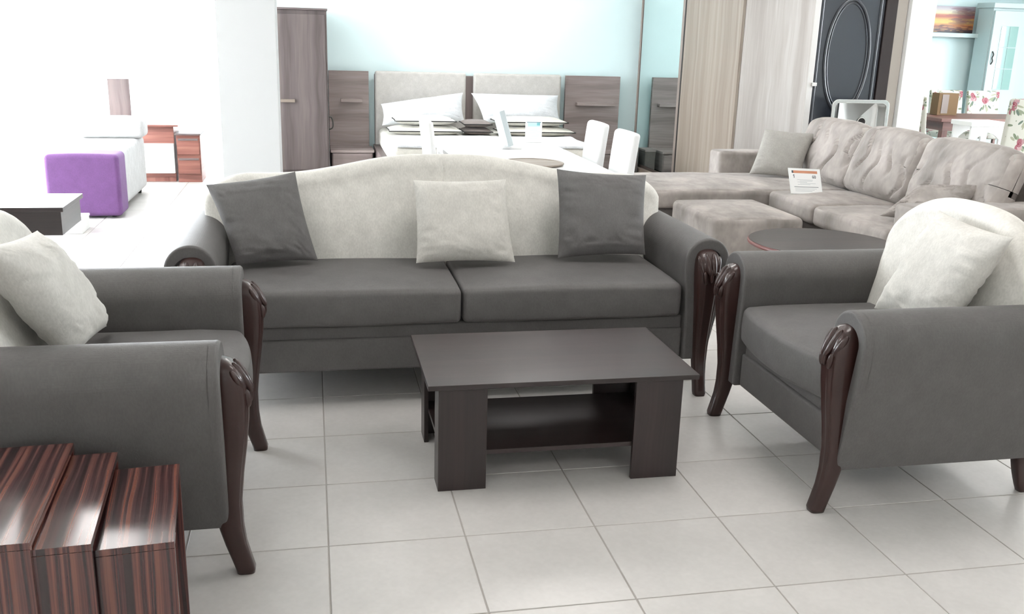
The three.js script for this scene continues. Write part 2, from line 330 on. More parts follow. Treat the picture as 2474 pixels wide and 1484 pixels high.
struct('wall_post_and_shade', board(4.83, 0, -6.44, 4.985, CEIL, -6.33, 0.003), M.white);

// ceiling panels (above the frame)
for (const [x, z] of lampSpots) {
  const over = z > 2 ? 'by the front wall' : z > -2 ? 'over the grey seating group' : z > -6 ? 'over the white dining row' : 'along the back wall', side = x < 0 ? 'window end' : x < 4 ? 'sofa side' : x < 8 ? 'sectional side' : 'alcove end';
  const t = thing('ceiling_light', `square white ceiling light panel ${over}, ${side}`, 'ceiling light', [x, CEIL - 0.04, z], 0, 'ceiling light panels');
  mesh('housing', mv(new RoundedBoxGeometry(1.22, 0.04, 1.22, 1, 0.004), 0, 0.02, 0), M.frame, t);
  mesh('diffuser', mv(new RoundedBoxGeometry(1.17, 0.006, 1.17, 1, 0.002), 0, 0.0, 0), M.lampGlow, t);
}

// ---------------------------------------------------------------- sofa and armchairs
function armOutline(o = 0) {                            // arm section, outer side on +x; o insets
  const s = new THREE.Shape();
  s.moveTo(-0.085, 0.165); s.lineTo(-0.09, 0.40); s.bezierCurveTo(-0.095, 0.50, -0.108, 0.55, -0.108, 0.64);
  s.absarc(0, 0.64, 0.108, Math.PI, 0, true);
  s.bezierCurveTo(0.108, 0.54, 0.075, 0.42, 0.055, 0.32); s.bezierCurveTo(0.045, 0.26, 0.03, 0.21, 0.018, 0.165); s.lineTo(-0.085, 0.165);
  return s;
}
function armGeo(len) {
  const ex = (shape, d, b) => new THREE.ExtrudeGeometry(shape, { depth: d, bevelEnabled: true, bevelThickness: b, bevelSize: b * 0.9, bevelOffset: -b * 0.9, bevelSegments: 4, curveSegments: 20 });
  const body = mv(ex(armOutline(), len - 0.03, 0.012), 0, 0, -len + 0.0);
  const ring = armOutline(), h = new THREE.Path();
  h.moveTo(-0.05, 0.19); h.lineTo(-0.058, 0.45); h.lineTo(-0.07, 0.635); h.absarc(0.004, 0.635, 0.074, Math.PI, 0, true); h.lineTo(0.05, 0.45); h.lineTo(0.012, 0.19); h.lineTo(-0.05, 0.19);
  ring.holes.push(h);
  const front = mv(ex(ring, 0.02, 0.012), 0, 0, -0.032);
  return boxUV(join([body, front]));
}
const legProfile = [ // height, half width, front z, back z
  [0.000, 0.026, 0.066, 0.012], [0.012, 0.029, 0.068, 0.010], [0.05, 0.0285, 0.058, -0.002], [0.10, 0.029, 0.046, -0.018], [0.16, 0.031, 0.039, -0.034], [0.24, 0.035, 0.038, -0.042], [0.33, 0.040, 0.047, -0.042],
  [0.42, 0.045, 0.060, -0.042], [0.50, 0.051, 0.069, -0.042], [0.57, 0.056, 0.073, -0.042], [0.62, 0.058, 0.068, -0.042], [0.655, 0.056, 0.056, -0.042], [0.682, 0.047, 0.036, -0.042], [0.697, 0.03, 0.012, -0.038], [0.702, 0.012, -0.008, -0.03]];
function legAt(h) { let k = 0; while (k < legProfile.length - 2 && legProfile[k + 1][0] < h) k++; const a = legProfile[k], b = legProfile[k + 1], t = clamp((h - a[0]) / (b[0] - a[0])); return [1, 2, 3].map((i) => mix(a[i], b[i], t)); }
function carvedLegGeo() {
  const loops = [], hs = []; for (let i = 0; i <= 56; i++) hs.push(0.702 * i / 56);
  for (const h of hs) {
    const [w, f, b] = legAt(h), l = [], N = 44, zc = (f + b) / 2, zr = (f - b) / 2;
    const fl = 0.075 * clamp((h - 0.06) / 0.1) * clamp((0.63 - h) / 0.08) ;
    for (let i = 0; i < N; i++) {
      const a = i / N * Math.PI * 2, ca = Math.cos(a), sa = Math.sin(a), e = 0.55, px = Math.sign(sa) * Math.pow(Math.abs(sa), e), pz = Math.sign(ca) * Math.pow(Math.abs(ca), e);
      const groove = pz > 0 ? 1 - fl * Math.pow(Math.abs(Math.cos(px * Math.PI * 1.5)), 6) * pz * 1.6 : 1;
      l.push(V(w * px * 0.98, h, zc + zr * pz * groove));
    }
    loops.push(l);
  }
  return loft(loops);
}
function crownGeo() {                                    // carved leaf lobes at the head of the leg
  const out = [];
  for (const [x, y, z, rx, ry, rot, lean] of [[-0.040, 0.632, 0.046, 0.013, 0.046, 0.26, -0.42], [-0.014, 0.640, 0.058, 0.0135, 0.054, 0.09, -0.5], [0.014, 0.640, 0.058, 0.0135, 0.054, -0.09, -0.5], [0.040, 0.632, 0.046, 0.013, 0.046, -0.26, -0.42],
    [0, 0.588, 0.072, 0.011, 0.032, 0, -0.1], [-0.026, 0.578, 0.068, 0.011, 0.030, 0.12, -0.1], [0.026, 0.578, 0.068, 0.011, 0.030, -0.12, -0.1]]) {
    const g = new THREE.SphereGeometry(1, 14, 12); g.scale(rx, ry, 0.013); g.rotateX(lean); g.rotateZ(rot); g.translate(x, y, z); out.push(g);
  }
  return join(out);
}
const legGeo = carvedLegGeo(), lobeGeo = crownGeo();
function rearLegGeo() { const loops = []; for (let i = 0; i <= 8; i++) { const h = i / 8 * 0.19, k = 0.017 + 0.012 * i / 8, z = -0.035 * (1 - i / 8) ** 2, l = []; for (let j = 0; j < 16; j++) { const a = j / 16 * 6.2832; l.push(V(k * Math.sign(Math.cos(a)) * Math.abs(Math.cos(a)) ** 0.5, h, z + k * Math.sign(Math.sin(a)) * Math.abs(Math.sin(a)) ** 0.5)); } loops.push(l); } return loft(loops); }
const rearGeo = rearLegGeo();
function backGeo(B, H, seam) {
  const xs = []; for (let i = 0; i <= 90; i++) xs.push(-B * Math.cos(i / 90 * Math.PI)); if (seam) for (const d of [-0.02, -0.012, -0.006, 0.006, 0.012, 0.02]) xs.push(d);
  xs.sort((a, b) => a - b);
  const loops = xs.map((x) => {
    const s = Math.abs(x) / B, k = Math.sqrt(clamp(1 - Math.pow(clamp((Math.abs(x) - (B - 0.13)) / 0.13), 2.2), 0.0008)), h = H(x), y0 = 0.40, l = [], bulge = 0.035 * (1 - Math.pow(s, 4));
    const front = (y) => -0.585 - 0.15 * (y - 0.5) / 0.5 + bulge * Math.sin(Math.PI * clamp((y - 0.45) / (h - 0.45))) - (seam ? 0.010 * Math.exp(-((x / 0.009) ** 2)) * clamp((h - y) / 0.03) : 0), rear = (y) => -0.835 - 0.02 * (y - 0.5);
    const r = Math.min(0.085, (h - y0) / 3), yt = h - r;
    for (let i = 0; i <= 16; i++) l.push([front(mix(y0, yt, i / 16)), mix(y0, yt, i / 16)]);
    const zf = front(yt), zb = rear(yt), zc = (zf + zb) / 2, zr = (zf - zb) / 2;
    for (let i = 1; i < 14; i++) { const a = i / 14 * Math.PI; l.push([zc + zr * Math.cos(a), yt + r * Math.pow(Math.sin(a), 0.8)]); }
    for (let i = 6; i >= 0; i--) l.push([rear(mix(y0, yt, i / 6)), mix(y0, yt, i / 6)]);
    return l.map(([z, y]) => V(x, y, -0.72 + (z + 0.72) * k));
  });
  return loft(loops);
}
function seatUnit(name, label, category, half, nCush, topLine, B, pos, turn, group, legLabel) {
  const t = thing(name, label, category, pos, turn, group), len = 0.85, ac = half + 0.108;
  // base with a stepped rail below the cushions
  mesh('base', join([board(-half - 0.02, 0.165, -0.84, half + 0.02, 0.315, -0.028, 0.012), board(-half - 0.02, 0.30, -0.84, half + 0.02, 0.375, -0.042, 0.012)]), M.sofaGrey, t);
  const cw = 2 * half / nCush;
  for (let k = 0; k < nCush; k++) {
    const bow = nCush === 1 ? 0.05 : 0.012;
    const g = softBox(cw - 0.008, 0.165, 0.62, 0.024, (p, u) => { p.y += (u[1] > 0 ? 1 : 0.2) * 0.018 * (1 - u[0] ** 2) * (1 - 0.6 * u[2] ** 2) + 0.003 * noise3(p.x * 7 + k * 3, p.y * 5, p.z * 7); if (u[2] > 0) p.z += bow * (1 - u[0] ** 2) * u[2] + 0.006 * (1 - u[1] ** 2) * u[2]; if (u[1] > 0) p.y -= 0.008 * clamp((u[2] - 0.55) / 0.45); }, 5, 14);
    mesh('seat_cushion', g, M.sofaGrey, t, [-half + cw * (k + 0.5), 0.458, -0.315]);
  }
  mesh('backrest', backGeo(B, topLine, nCush > 1), M.cream, t);
  mesh('back_panel', board(-half - 0.05, nCush > 1 ? 0.035 : 0.165, -0.865, half + 0.05, 0.60, -0.80, 0.02), M.sofaGrey, t);  // on the sofa extended down out of view, to block light beneath
  const arm = armGeo(len), mirrored = smoothMirror(arm);
  mesh('arm', arm, M.sofaGrey, t, [ac, 0, 0]); mesh('arm', mirrored, M.sofaGrey, t, [-ac, 0, 0]);
  for (const s of [1, -1]) {
    const l = mesh('carved_leg', legGeo, M.carved, t, [s * (ac - 0.008), 0, 0.0]); l.userData.label = legLabel;
    mesh('carved_crown', lobeGeo, M.carved, l);
    mesh('rear_leg', rearGeo, M.carved, t, [s * (ac - 0.04), 0, -0.80]);
  }
  return t;
}
function smoothMirror(g) { const c = g.clone(); c.scale(-1, 1, 1); const p = c.attributes.position, n = c.attributes.normal, uv = c.attributes.uv; for (const a of [p, n, uv]) { const k = a.itemSize; for (let i = 0; i < a.count; i += 3) for (let j = 0; j < k; j++) { const t = a.array[(i + 1) * k + j]; a.array[(i + 1) * k + j] = a.array[(i + 2) * k + j]; a.array[(i + 2) * k + j] = t; } } return c; }

const carvedLabel = 'glossy dark carved front leg';
seatUnit('sofa', 'long charcoal sofa with cream camel back and dark carved front legs', 'sofa', 1.035, 2,
  (x) => { const a = Math.abs(x); let h = 0.945 + 0.092 * Math.cos(Math.PI / 2 * clamp((a - 0.1) / 0.72)) ** 2; const t = clamp((a - 0.93) / 0.225); return h - 0.16 * (1 - Math.sqrt(1 - t * t * 0.98)); }, 1.15, [0.617, 0, -1.2], 0, undefined, carvedLabel);
const chairTop = (x) => 0.77 + 0.27 * Math.pow(clamp(1 - Math.pow(Math.abs(x) / 0.455, 2.8)), 0.62);
seatUnit('armchair', 'charcoal armchair with cream back, beside the beige sectional sofa', 'armchair', 0.36, 1, chairTop, 0.452, [1.765, 0, -0.455], -Math.PI / 2, 'charcoal armchairs', carvedLabel);
seatUnit('armchair', 'charcoal armchair with cream back, behind the striped nesting tables', 'armchair', 0.36, 1, chairTop, 0.452, [-0.29, 0, -0.35], Math.PI / 2, 'charcoal armchairs', carvedLabel);

// loose cushions on the seating
const P4 = (...a) => a.map((q) => V(...q));
solid('throw_pillow', 'dark grey square pillow slumped against the window end of the sofa', 'pillow', cushion(P4([-0.505, 0.915, -1.77], [-0.10, 0.972, -1.80], [-0.005, 0.575, -1.64], [-0.372, 0.568, -1.60]), 0.15, { wr: 0.009, s: 1, wrinkleX: 3, wrinkleY: 8 }), M.darkPillow, 'sofa pillows');
solid('throw_pillow', 'cream square pillow standing in the middle of the sofa', 'pillow', cushion(P4([0.452, 0.94, -1.74], [0.906, 0.943, -1.74], [0.923, 0.572, -1.55], [0.447, 0.575, -1.55]), 0.15, { wr: 0.006, s: 2 }), M.creamPillow, 'sofa pillows');
solid('throw_pillow', 'dark grey square pillow beside the sofa arm near the other armchair', 'pillow', cushion(P4([1.165, 0.992, -1.76], [1.625, 0.965, -1.74], [1.59, 0.590, -1.58], [1.147, 0.575, -1.60]), 0.15, { wr: 0.008, s: 3, wrinkleX: 4, wrinkleY: 7 }), M.darkPillow, 'sofa pillows');
solid('throw_pillow', 'cream pillow leaning in the armchair beside the beige sectional', 'pillow', cushion(P4([2.41, 1.0, -0.495], [2.38, 0.985, -0.03], [2.235, 0.60, -0.13], [2.21, 0.59, -0.54]), 0.15, { wr: 0.008, s: 4 }), M.creamPillow, 'armchair pillows');
solid('throw_pillow', 'cream pillow leaning in the armchair behind the nesting tables', 'pillow', cushion(P4([-0.90, 1.03, 0.11], [-0.87, 0.985, -0.353], [-0.755, 0.575, -0.655], [-0.77, 0.61, -0.19]), 0.16, { wr: 0.009, s: 5 }), M.creamPillow, 'armchair pillows');

// ---------------------------------------------------------------- coffee table
{
  const t = thing('coffee_table', 'low dark wenge coffee table with four panel legs and a lower shelf', 'coffee table', [0.868, 0, -0.615]);
  part(t, 'tabletop', board(0.36, 0.401, -0.925, 1.377, 0.42, -0.312, 0.0015, 0), M.wenge);
  for (const [x0, x1] of [[0.40, 0.578], [1.14, 1.323]]) for (const [z0, z1] of [[-0.352, -0.334], [-0.888, -0.870]]) part(t, 'panel_leg', board(x0, 0, z0, x1, 0.401, z1, 0.001), M.wenge);
  for (const [x0, x1] of [[0.40, 0.417], [1.306, 1.323]]) for (const [z0, z1] of [[-0.44, -0.353], [-0.869, -0.78]]) part(t, 'side_panel', board(x0, 0, z0, x1, 0.401, z1, 0.001), M.wenge);
  part(t, 'lower_shelf', board(0.418, 0.128, -0.868, 1.305, 0.146, -0.354, 0.001, 0), M.wenge);
}

// ---------------------------------------------------------------- nesting tables
{
  const nest = (label, xr, w, z0, z1, h, turn) => {
    const t = thing('nesting_table', label, 'side table', [xr, 0, (z0 + z1) / 2], turn, 'striped nesting tables'), d = (z1 - z0) / 2, th = 0.017;
    mesh('tabletop', board(-w, h - th, -d, 0, h, d, 0.001, 2), M.macassar, t);
    mesh('end_panel', board(-w, 0, d - th, 0, h - th - 0.0008, d, 0.001, 1), M.macassar, t);
    mesh('end_panel', board(-w, 0, -d, 0, h - th - 0.0008, -d + th, 0.001, 1), M.macassar, t);
    return t;
  };
  nest('tallest striped nesting table, outermost of the three', -0.6545, 0.36, 0.275, 0.816, 0.525, 0.05);
  nest('middle striped nesting table, between the tallest and the smallest', -0.538, 0.30, 0.294, 0.796, 0.500, 0.065);
  nest('smallest striped nesting table, pulled out furthest towards the floor', -0.374, 0.26, 0.315, 0.748, 0.465, 0.095);
}

// ---------------------------------------------------------------- beige sectional corner
{
  const t = thing('sectional_sofa', 'beige crushed velvet corner sofa with chaise and tufted back cushions', 'sofa', [4.3, 0, -4.1]);
  part(t, 'base', join([board(3.76, 0.04, -5.54, 4.80, 0.315, -2.70, 0.01), board(2.42, 0.04, -5.50, 3.80, 0.315, -4.50, 0.01)]), M.velvetBase);
  const seat = (x0, x1, z0, z1, k) => { const g = softBox(x1 - x0, 0.15, z1 - z0, 0.04, (p, u) => { p.y += (u[1] > 0 ? 1 : 0) * (0.016 * (1 - u[0] ** 2) * (1 - u[2] ** 2)) + 0.006 * noise3(p.x * 5, p.y * 3 + k, p.z * 5); }, 5, 14); const m = part(t, 'seat_cushion', mv(g, (x0 + x1) / 2, 0.385, (z0 + z1) / 2), M.velvet); return m; };
  seat(2.36, 4.42, -5.52, -4.45, 1); seat(3.66, 4.42, -4.44, -3.725, 2); seat(3.66, 4.42, -3.70, -2.735, 3);
  const armBox = (z0, z1) => part(t, 'arm', mv(softBox(1.22, 0.61, z1 - z0, 0.035, (p) => { p.y += 0.004 * noise3(p.x * 6, 1, p.z * 6); }), 4.30, 0.345, (z0 + z1) / 2), M.velvet);
  armBox(-5.79, -5.54); armBox(-2.725, -2.44);
  part(t, 'back_frame', mv(softBox(0.24, 0.76, 3.34, 0.05), 4.84, 0.42, -4.115), M.velvet);
  const back = (z0, z1, k) => {
    const W = z1 - z0, g = softBox(0.20, 0.58, W, 0.085, (p, u) => {
      const y = u[1], z = u[2]; p.x -= (1 - y * y) * (1 - z * z) * 0.05 * (u[0] < 0 ? 1 : 0);
      if (u[0] < 0) { let gr = 0; for (let j = -2; j <= 2; j++) { const zc = j * 0.42 + 0.10 * Math.sin(y * 5 + j + k) + 0.12 * y; gr = Math.max(gr, Math.exp(-(((z - zc) / 0.035) ** 2)) * clamp(0.5 + 0.9 * noise3(j * 3.1 + k, y * 1.7, 2))); } p.x += 0.05 * gr * clamp(1.2 - y * y); p.x += 0.012 * noise3(z * 3 + k * 9, y * 3, 4); }
      p.y += -0.05 * z ** 4 * (y > 0 ? 1 : 0);
    }, 6, 44);
    g.rotateZ(-0.33); part(t, 'back_cushion', mv(g, 4.50, 0.725, (z0 + z1) / 2), M.velvet);
  };
  back(-5.42, -4.47, 1); back(-4.50, -3.64, 2); back(-3.63, -2.66, 3);
  for (const [x, z] of [[3.82, -2.8], [2.5, -4.6], [2.5, -5.4]]) part(t, 'foot', mv(disc(0.03, 0.025, 0.04, 16), x, 0.02, z), M.black);
}
solid('throw_pillow', 'plain taupe square pillow leaning at the far arm of the beige sectional', 'pillow', cushion(P4([4.03, 0.875, -5.36], [4.43, 0.858, -5.16], [4.22, 0.475, -5.0], [3.83, 0.49, -5.18]), 0.15, { wr: 0.004, s: 6 }), M.taupe, 'sectional pillows');
solid('throw_pillow', 'beige velvet pillow slumped over the near arm of the sectional', 'pillow', cushion(P4([4.10, 0.70, -3.10], [4.45, 0.74, -2.84], [4.15, 0.50, -2.80], [3.80, 0.50, -3.04]), 0.13, { wr: 0.014, s: 7 }), M.velvet, 'sectional pillows');
{
  const t = thing('price_card', 'white price card with an orange heading on the sectional seat', 'price card', [3.88, 0.465, -4.2]);
  const g = mesh('card_back', mv(new RoundedBoxGeometry(0.30, 0.215, 0.004, 1, 0.001), 0, 0.1075, -0.003), M.card, t); g.rotation.set(-0.45, 0.12, 0);
  const f = mesh('card_print', mv(new THREE.PlaneGeometry(0.292, 0.207), 0, 0.1075, 0.0), M.priceCard, t); f.rotation.set(-0.45, 0.12, 0);
  const s = mesh('card_stand', mv(new RoundedBoxGeometry(0.06, 0.17, 0.004, 1, 0.001), 0, 0.085, 0), M.card, t); s.rotation.set(0.35, 0.12, 0); s.position.set(0, 0, -0.14);
}
{
  const t = thing('ottoman', 'square beige velvet ottoman in front of the chaise', 'ottoman', [3.10, 0, -3.83]);
  mesh('cushion_body', mv(softBox(0.70, 0.37, 0.85, 0.045, (p, u) => { p.y += (u[1] > 0 ? 0.014 : 0) * (1 - u[0] ** 2) * (1 - u[2] ** 2); }), 0, 0.235, 0), M.velvet, t);
  for (const sx of [-1, 1]) for (const sz of [-1, 1]) mesh('foot', mv(disc(0.025, 0.02, 0.06, 16), sx * 0.28, 0.03, sz * 0.35), M.black, t);
}
{
  const t = thing('round_table', 'round wooden side table between the armchair and the ottoman', 'side table', [3.06, 0, -2.46]);
  mesh('tabletop', boxUV(mv(disc(0.445, 0.445, 0.026, 72), 0, 0.437, 0), 0), M.wenge, t);
  mesh('edge_band', mv(new THREE.TorusGeometry(0.444, 0.0125, 8, 72).rotateX(Math.PI / 2), 0, 0.436, 0), mat({ color: lin(0.10, 0.02, 0.016), roughness: 0.4 }), t);
  mesh('pedestal', new THREE.LatheGeometry([[0.001, 0], [0.24, 0], [0.24, 0.02], [0.06, 0.05], [0.045, 0.2], [0.06, 0.38], [0.12, 0.425], [0.001, 0.425]].map((q) => new THREE.Vector2(...q)), 32), M.wenge, t);
}

// ---------------------------------------------------------------- white dining set
{
  const t = thing('dining_table', 'white high gloss rectangular dining table behind the sofa', 'dining table', [1.48, 0, -4.45]);
  part(t, 'tabletop', board(0.99, 0.715, -5.47, 1.99, 0.75, -3.20, 0.004), M.gloss);
  part(t, 'apron', board(1.06, 0.64, -5.40, 1.92, 0.714, -3.27, 0.003), M.gloss);
  for (const x of [1.03, 1.87]) for (const z of [-5.43, -3.32]) part(t, 'leg', board(x, 0, z, x + 0.08, 0.714, z + 0.08, 0.003), M.gloss);
}
function diningChair(label, x, z, turn, m, name = 'dining_chair', H = 1.0, group = 'white dining chairs', W = 0.44, legM = M.gloss) {
  const t = thing(name, label, 'chair', [x, 0, z], turn, group);            // faces local +z, back at z = -0.2
  mesh('seat', mv(softBox(W, 0.09, 0.44, 0.03, (p, u) => { p.y += (u[1] > 0 ? 0.012 : 0) * (1 - u[0] ** 2) * (1 - u[2] ** 2); }, 4, 6), 0, 0.445, 0), m, t);
  mesh('backrest', mv(softBox(W - 0.01, H - 0.44, 0.065, 0.028, (p, u) => { p.z -= 0.05 * ((u[1] + 1) / 2) ** 1.5; p.z -= 0.015 * (1 - u[0] ** 2); }, 4, 10), 0, 0.44 + (H - 0.44) / 2, -0.215), m, t);
  for (const sx of [-1, 1]) for (const sz of [-1, 1]) mesh('leg', board(sx * (W / 2 - 0.04) - 0.02, 0, sz * 0.18 - 0.02, sx * (W / 2 - 0.04) + 0.02, 0.41, sz * 0.18 + 0.02, 0.003), legM, t);
  return t;
}
diningChair('white padded dining chair at the sofa end of the table, near the dark pillow', 1.90, -3.70, -Math.PI / 2, M.whiteLeather);
diningChair('white padded dining chair at the far end of the table, near the bedside panel', 1.90, -4.42, -Math.PI / 2, M.whiteLeather);
diningChair('white padded dining chair across the table, in front of the bed', 1.10, -4.55, Math.PI / 2, M.whiteLeather);
{
  const t = thing('round_tray', 'round brown wooden tray lying on the white dining table', 'tray', [1.51, 0.7505, -3.80]);
  mesh('tray_base', boxUV(mv(disc(0.22, 0.21, 0.012, 56), 0, 0.006, 0), 0), M.oakPale, t);
  mesh('tray_rim', mv(new THREE.TorusGeometry(0.217, 0.006, 8, 56).rotateX(Math.PI / 2), 0, 0.012, 0), M.oakPale, t);
}
{
  const t = thing('sign_holder', 'slanted grey sign holder seen edge-on on the white table', 'sign holder', [1.52, 0.7505, -4.78]);
  mesh('foot_plate', mv(new RoundedBoxGeometry(0.16, 0.02, 0.10, 1, 0.004), 0.03, 0.010, 0), M.gloss, t);
  const b = mesh('sign_board', mv(new RoundedBoxGeometry(0.045, 0.29, 0.20, 1, 0.004), 0, 0.145, 0), M.acrylic, t); b.rotation.z = 0.30; b.position.y = 0.03; b.rotation.y = 0.12;
  const u = thing('sign_holder', 'upright white price card with a blue heading on the white table', 'sign holder', [1.84, 0.7505, -5.24]);
  mesh('card_back', mv(new RoundedBoxGeometry(0.145, 0.185, 0.005, 1, 0.001), 0, 0.0925, -0.004), M.card, u); mesh('card_print', mv(new THREE.PlaneGeometry(0.139, 0.178), 0, 0.0925, 0.0), M.blueCard, u);
  mesh('foot_plate', mv(new RoundedBoxGeometry(0.145, 0.006, 0.07, 1, 0.001), 0, 0.003, -0.036), M.card, u);
}

// ---------------------------------------------------------------- bed and bedroom pieces along the back wall
{
  const t = thing('bed', 'double bed with two upholstered pale headboard panels', 'bed', [1.88, 0, -8.1]);
  part(t, 'bed_frame', board(0.72, 0.06, -9.2, 3.04, 0.30, -7.05, 0.01), M.greyWalnut);
  part(t, 'mattress', mv(softBox(2.2, 0.22, 2.08, 0.06), 1.88, 0.39, -8.12), M.linenWarm);
  part(t, 'bedspread', mv(softBox(2.1, 0.03, 0.98, 0.012, (p) => { p.y += 0.008 * noise3(p.x * 5, 1, p.z * 5); }), 1.88, 0.508, -7.56), M.linen);
  part(t, 'headboard_panel', mv(softBox(1.115, 0.98, 0.09, 0.03), 1.30, 0.69, -9.17), M.headboard); part(t, 'headboard_panel', mv(softBox(1.115, 0.98, 0.09, 0.03), 2.51, 0.69, -9.17), M.headboard);
  part(t, 'headboard_rail', board(0.74, 0.06, -9.26, 3.06, 1.14, -9.21, 0.004), M.greyWalnut);
}
solid('bed_pillow', 'large white pillow leaning crooked on the headboard next to the bedside ledge', 'pillow', cushion(P4([0.80, 0.80, -8.98], [1.80, 0.95, -9.0], [1.80, 0.62, -8.84], [0.80, 0.56, -8.80]), 0.2, { wr: 0.012, s: 11 }), M.linen, 'white bed pillows');
solid('bed_pillow', 'large white pillow leaning on the headboard panel nearer the wardrobe', 'pillow', cushion(P4([1.90, 0.945, -9.0], [3.0, 0.935, -9.0], [3.0, 0.62, -8.84], [2.04, 0.60, -8.82]), 0.2, { wr: 0.010, s: 12 }), M.linen, 'white bed pillows');
function flatPillow(label, x0, x1, z0, z1, y, T, m, s) {
  const g = cushion(P4([x0, y, z0], [x1, y, z0], [x1, y, z1], [x0, y, z1]), T, { wr: 0.004, s, n: 30, pinch: 0.03 }), rim = g.userData.rim.map((q) => q.clone());
  const o = solid('piped_pillow', label, 'pillow', g, m, 'piped pillows stacked on the bed'); const c = o.position;
  mesh('piping', tube(rim.map((q) => q.sub(c)), 0.006, true, 80, 6), M.piping, o); return o;
}
flatPillow('cream piped pillow at the bottom of the pile behind the lone white chair', 0.83, 1.67, -8.55, -8.10, 0.560, 0.105, M.linenWarm, 21);
flatPillow('cream piped pillow on top of the pile behind the lone white chair', 0.90, 1.60, -8.58, -8.14, 0.670, 0.105, M.linenWarm, 22);
flatPillow('brown piped pillow lying lowest in the middle of the bed', 1.70, 2.04, -8.62, -8.22, 0.548, 0.08, M.brownCloth, 23);
flatPillow('brown piped pillow lying on the other brown one', 1.70, 2.03, -8.62, -8.22, 0.634, 0.08, M.brownCloth, 24);
flatPillow('cream piped pillow at the bottom of the pile near the wardrobe', 2.10, 3.0, -8.55, -8.10, 0.560, 0.105, M.linenWarm, 25);
flatPillow('cream piped pillow on top of the pile near the wardrobe', 2.07, 2.92, -8.58, -8.14, 0.670, 0.105, M.linenWarm, 26);
function bedside(label, x0, x1, ledge) {
  const t = thing('bedside_panel', label, 'bedside panel', [(x0 + x1) / 2, 0, -9.2]);
  part(t, 'panel', board(x0, 0, -9.24, x1, 1.172, -9.19, 0.003, 0), M.panelWood);
  part(t, 'ledge', board(x0 + 0.14, ledge - 0.02, -9.19, x1 - 0.08, ledge + 0.02, -9.11, 0.003, 0), M.panelWood);
}
bedside('grey wood bedside panel with ledge between bed and tall cupboard', 0.19, 0.67, 0.825); bedside('grey wood bedside panel with ledge next to the mirror wardrobe', 3.14, 3.86, 0.825);
function nightstand(label, x0, x1) {
  const t = thing('nightstand', label, 'nightstand', [(x0 + x1) / 2, 0, -8.9]);
  part(t, 'body', board(x0 + 0.015, 0.02, -9.17, x1 - 0.015, 0.245, -8.74, 0.002, 0), M.panelWood); part(t, 'top', board(x0, 0.246, -9.18, x1, 0.275, -8.71, 0.002, 0), M.panelWood);
  part(t, 'drawer', board(x0 + 0.025, 0.05, -8.739, x1 - 0.025, 0.235, -8.725, 0.002, 0), M.panelWood); part(t, 'plinth', board(x0 + 0.03, 0, -9.15, x1 - 0.03, 0.02, -8.76, 0.001), M.black);
}
nightstand('low grey wood nightstand at the tall cupboard side of the bed', 0.19, 0.70); nightstand('low grey wood nightstand at the wardrobe side of the bed', 3.18, 3.84);
{
  const t = thing('tall_cupboard', 'tall narrow grey walnut cupboard behind the white pillar', 'cupboard', [-0.11, 0, -8.85]);
  part(t, 'body', board(-0.40, 0, -9.2, 0.175, 1.845, -8.62, 0.003), M.cupboardWood); part(t, 'door', board(-0.395, 0.06, -8.618, 0.155, 1.80, -8.60, 0.002), M.cupboardWood); part(t, 'top_board', board(-0.41, 1.846, -9.21, 0.185, 1.868, -8.59, 0.002, 0), M.cupboardWood);
  part(t, 'pull_ledge', board(-0.36, 0.83, -8.60, -0.20, 0.865, -8.575, 0.003, 0), M.oakPale);
  part(t, 'handle', tube(P4([0.178, 0.52, -8.66], [0.215, 0.54, -8.66], [0.222, 0.60, -8.66], [0.205, 0.66, -8.66], [0.178, 0.67, -8.66]), 0.007), M.brassDark);
}
{
  const t = thing('storage_box', 'small dark box on the floor at the foot of the mirror', 'box', [3.965, 0, -8.95]);
  part(t, 'box_body', board(3.895, 0, -9.08, 4.035, 0.26, -8.82, 0.006), M.velvetBase); part(t, 'lid', board(3.89, 0.261, -9.085, 4.04, 0.29, -8.815, 0.006), M.brownCloth);
}
{
  const t = thing('sliding_wardrobe', 'large pale oak sliding wardrobe with a mirror door', 'wardrobe', [4.43, 0, -7.6]), X = 4.05, H = 2.25;
  part(t, 'body', board(X + 0.07, 0.0, -9.15, 4.80, H, -6.14, 0.003), M.oakPale);
  part(t, 'end_panel', board(X + 0.036, 0.0, -6.139, 4.805, H, -6.11, 0.003), M.ashGrey);
  part(t, 'top_rail', board(X, H - 0.06, -9.15, X + 0.069, H, -6.14, 0.002, 2), M.oakPale);
  part(t, 'bottom_rail', board(X, 0.0, -9.15, X + 0.069, 0.06, -6.14, 0.002, 2), M.oakPale);
  const md = part(t, 'mirror_door', board(X + 0.035, 0.061, -9.14, X + 0.065, H - 0.061, -7.63, 0.002), M.darkStrip);
  mesh('mirror', board(X + 0.030, 0.10, -9.08, X + 0.0345, H - 0.1, -7.69, 0.0005), M.mirror, md); mesh('door_stile', board(X + 0.022, 0.062, -9.15, X + 0.036, H - 0.062, -9.10, 0.002), M.edgeStrip, md);
  const wd = part(t, 'sliding_door', board(X + 0.004, 0.061, -7.66, X + 0.034, H - 0.061, -6.112, 0.002), M.oakPale);
  mesh('door_stile', board(X - 0.004, 0.062, -7.665, X + 0.0035, H - 0.062, -7.60, 0.002), M.edgeStrip, wd); mesh('groove_strip', board(X - 0.001, 0.062, -7.599, X + 0.0038, H - 0.062, -7.575, 0.001), M.black, wd);
}

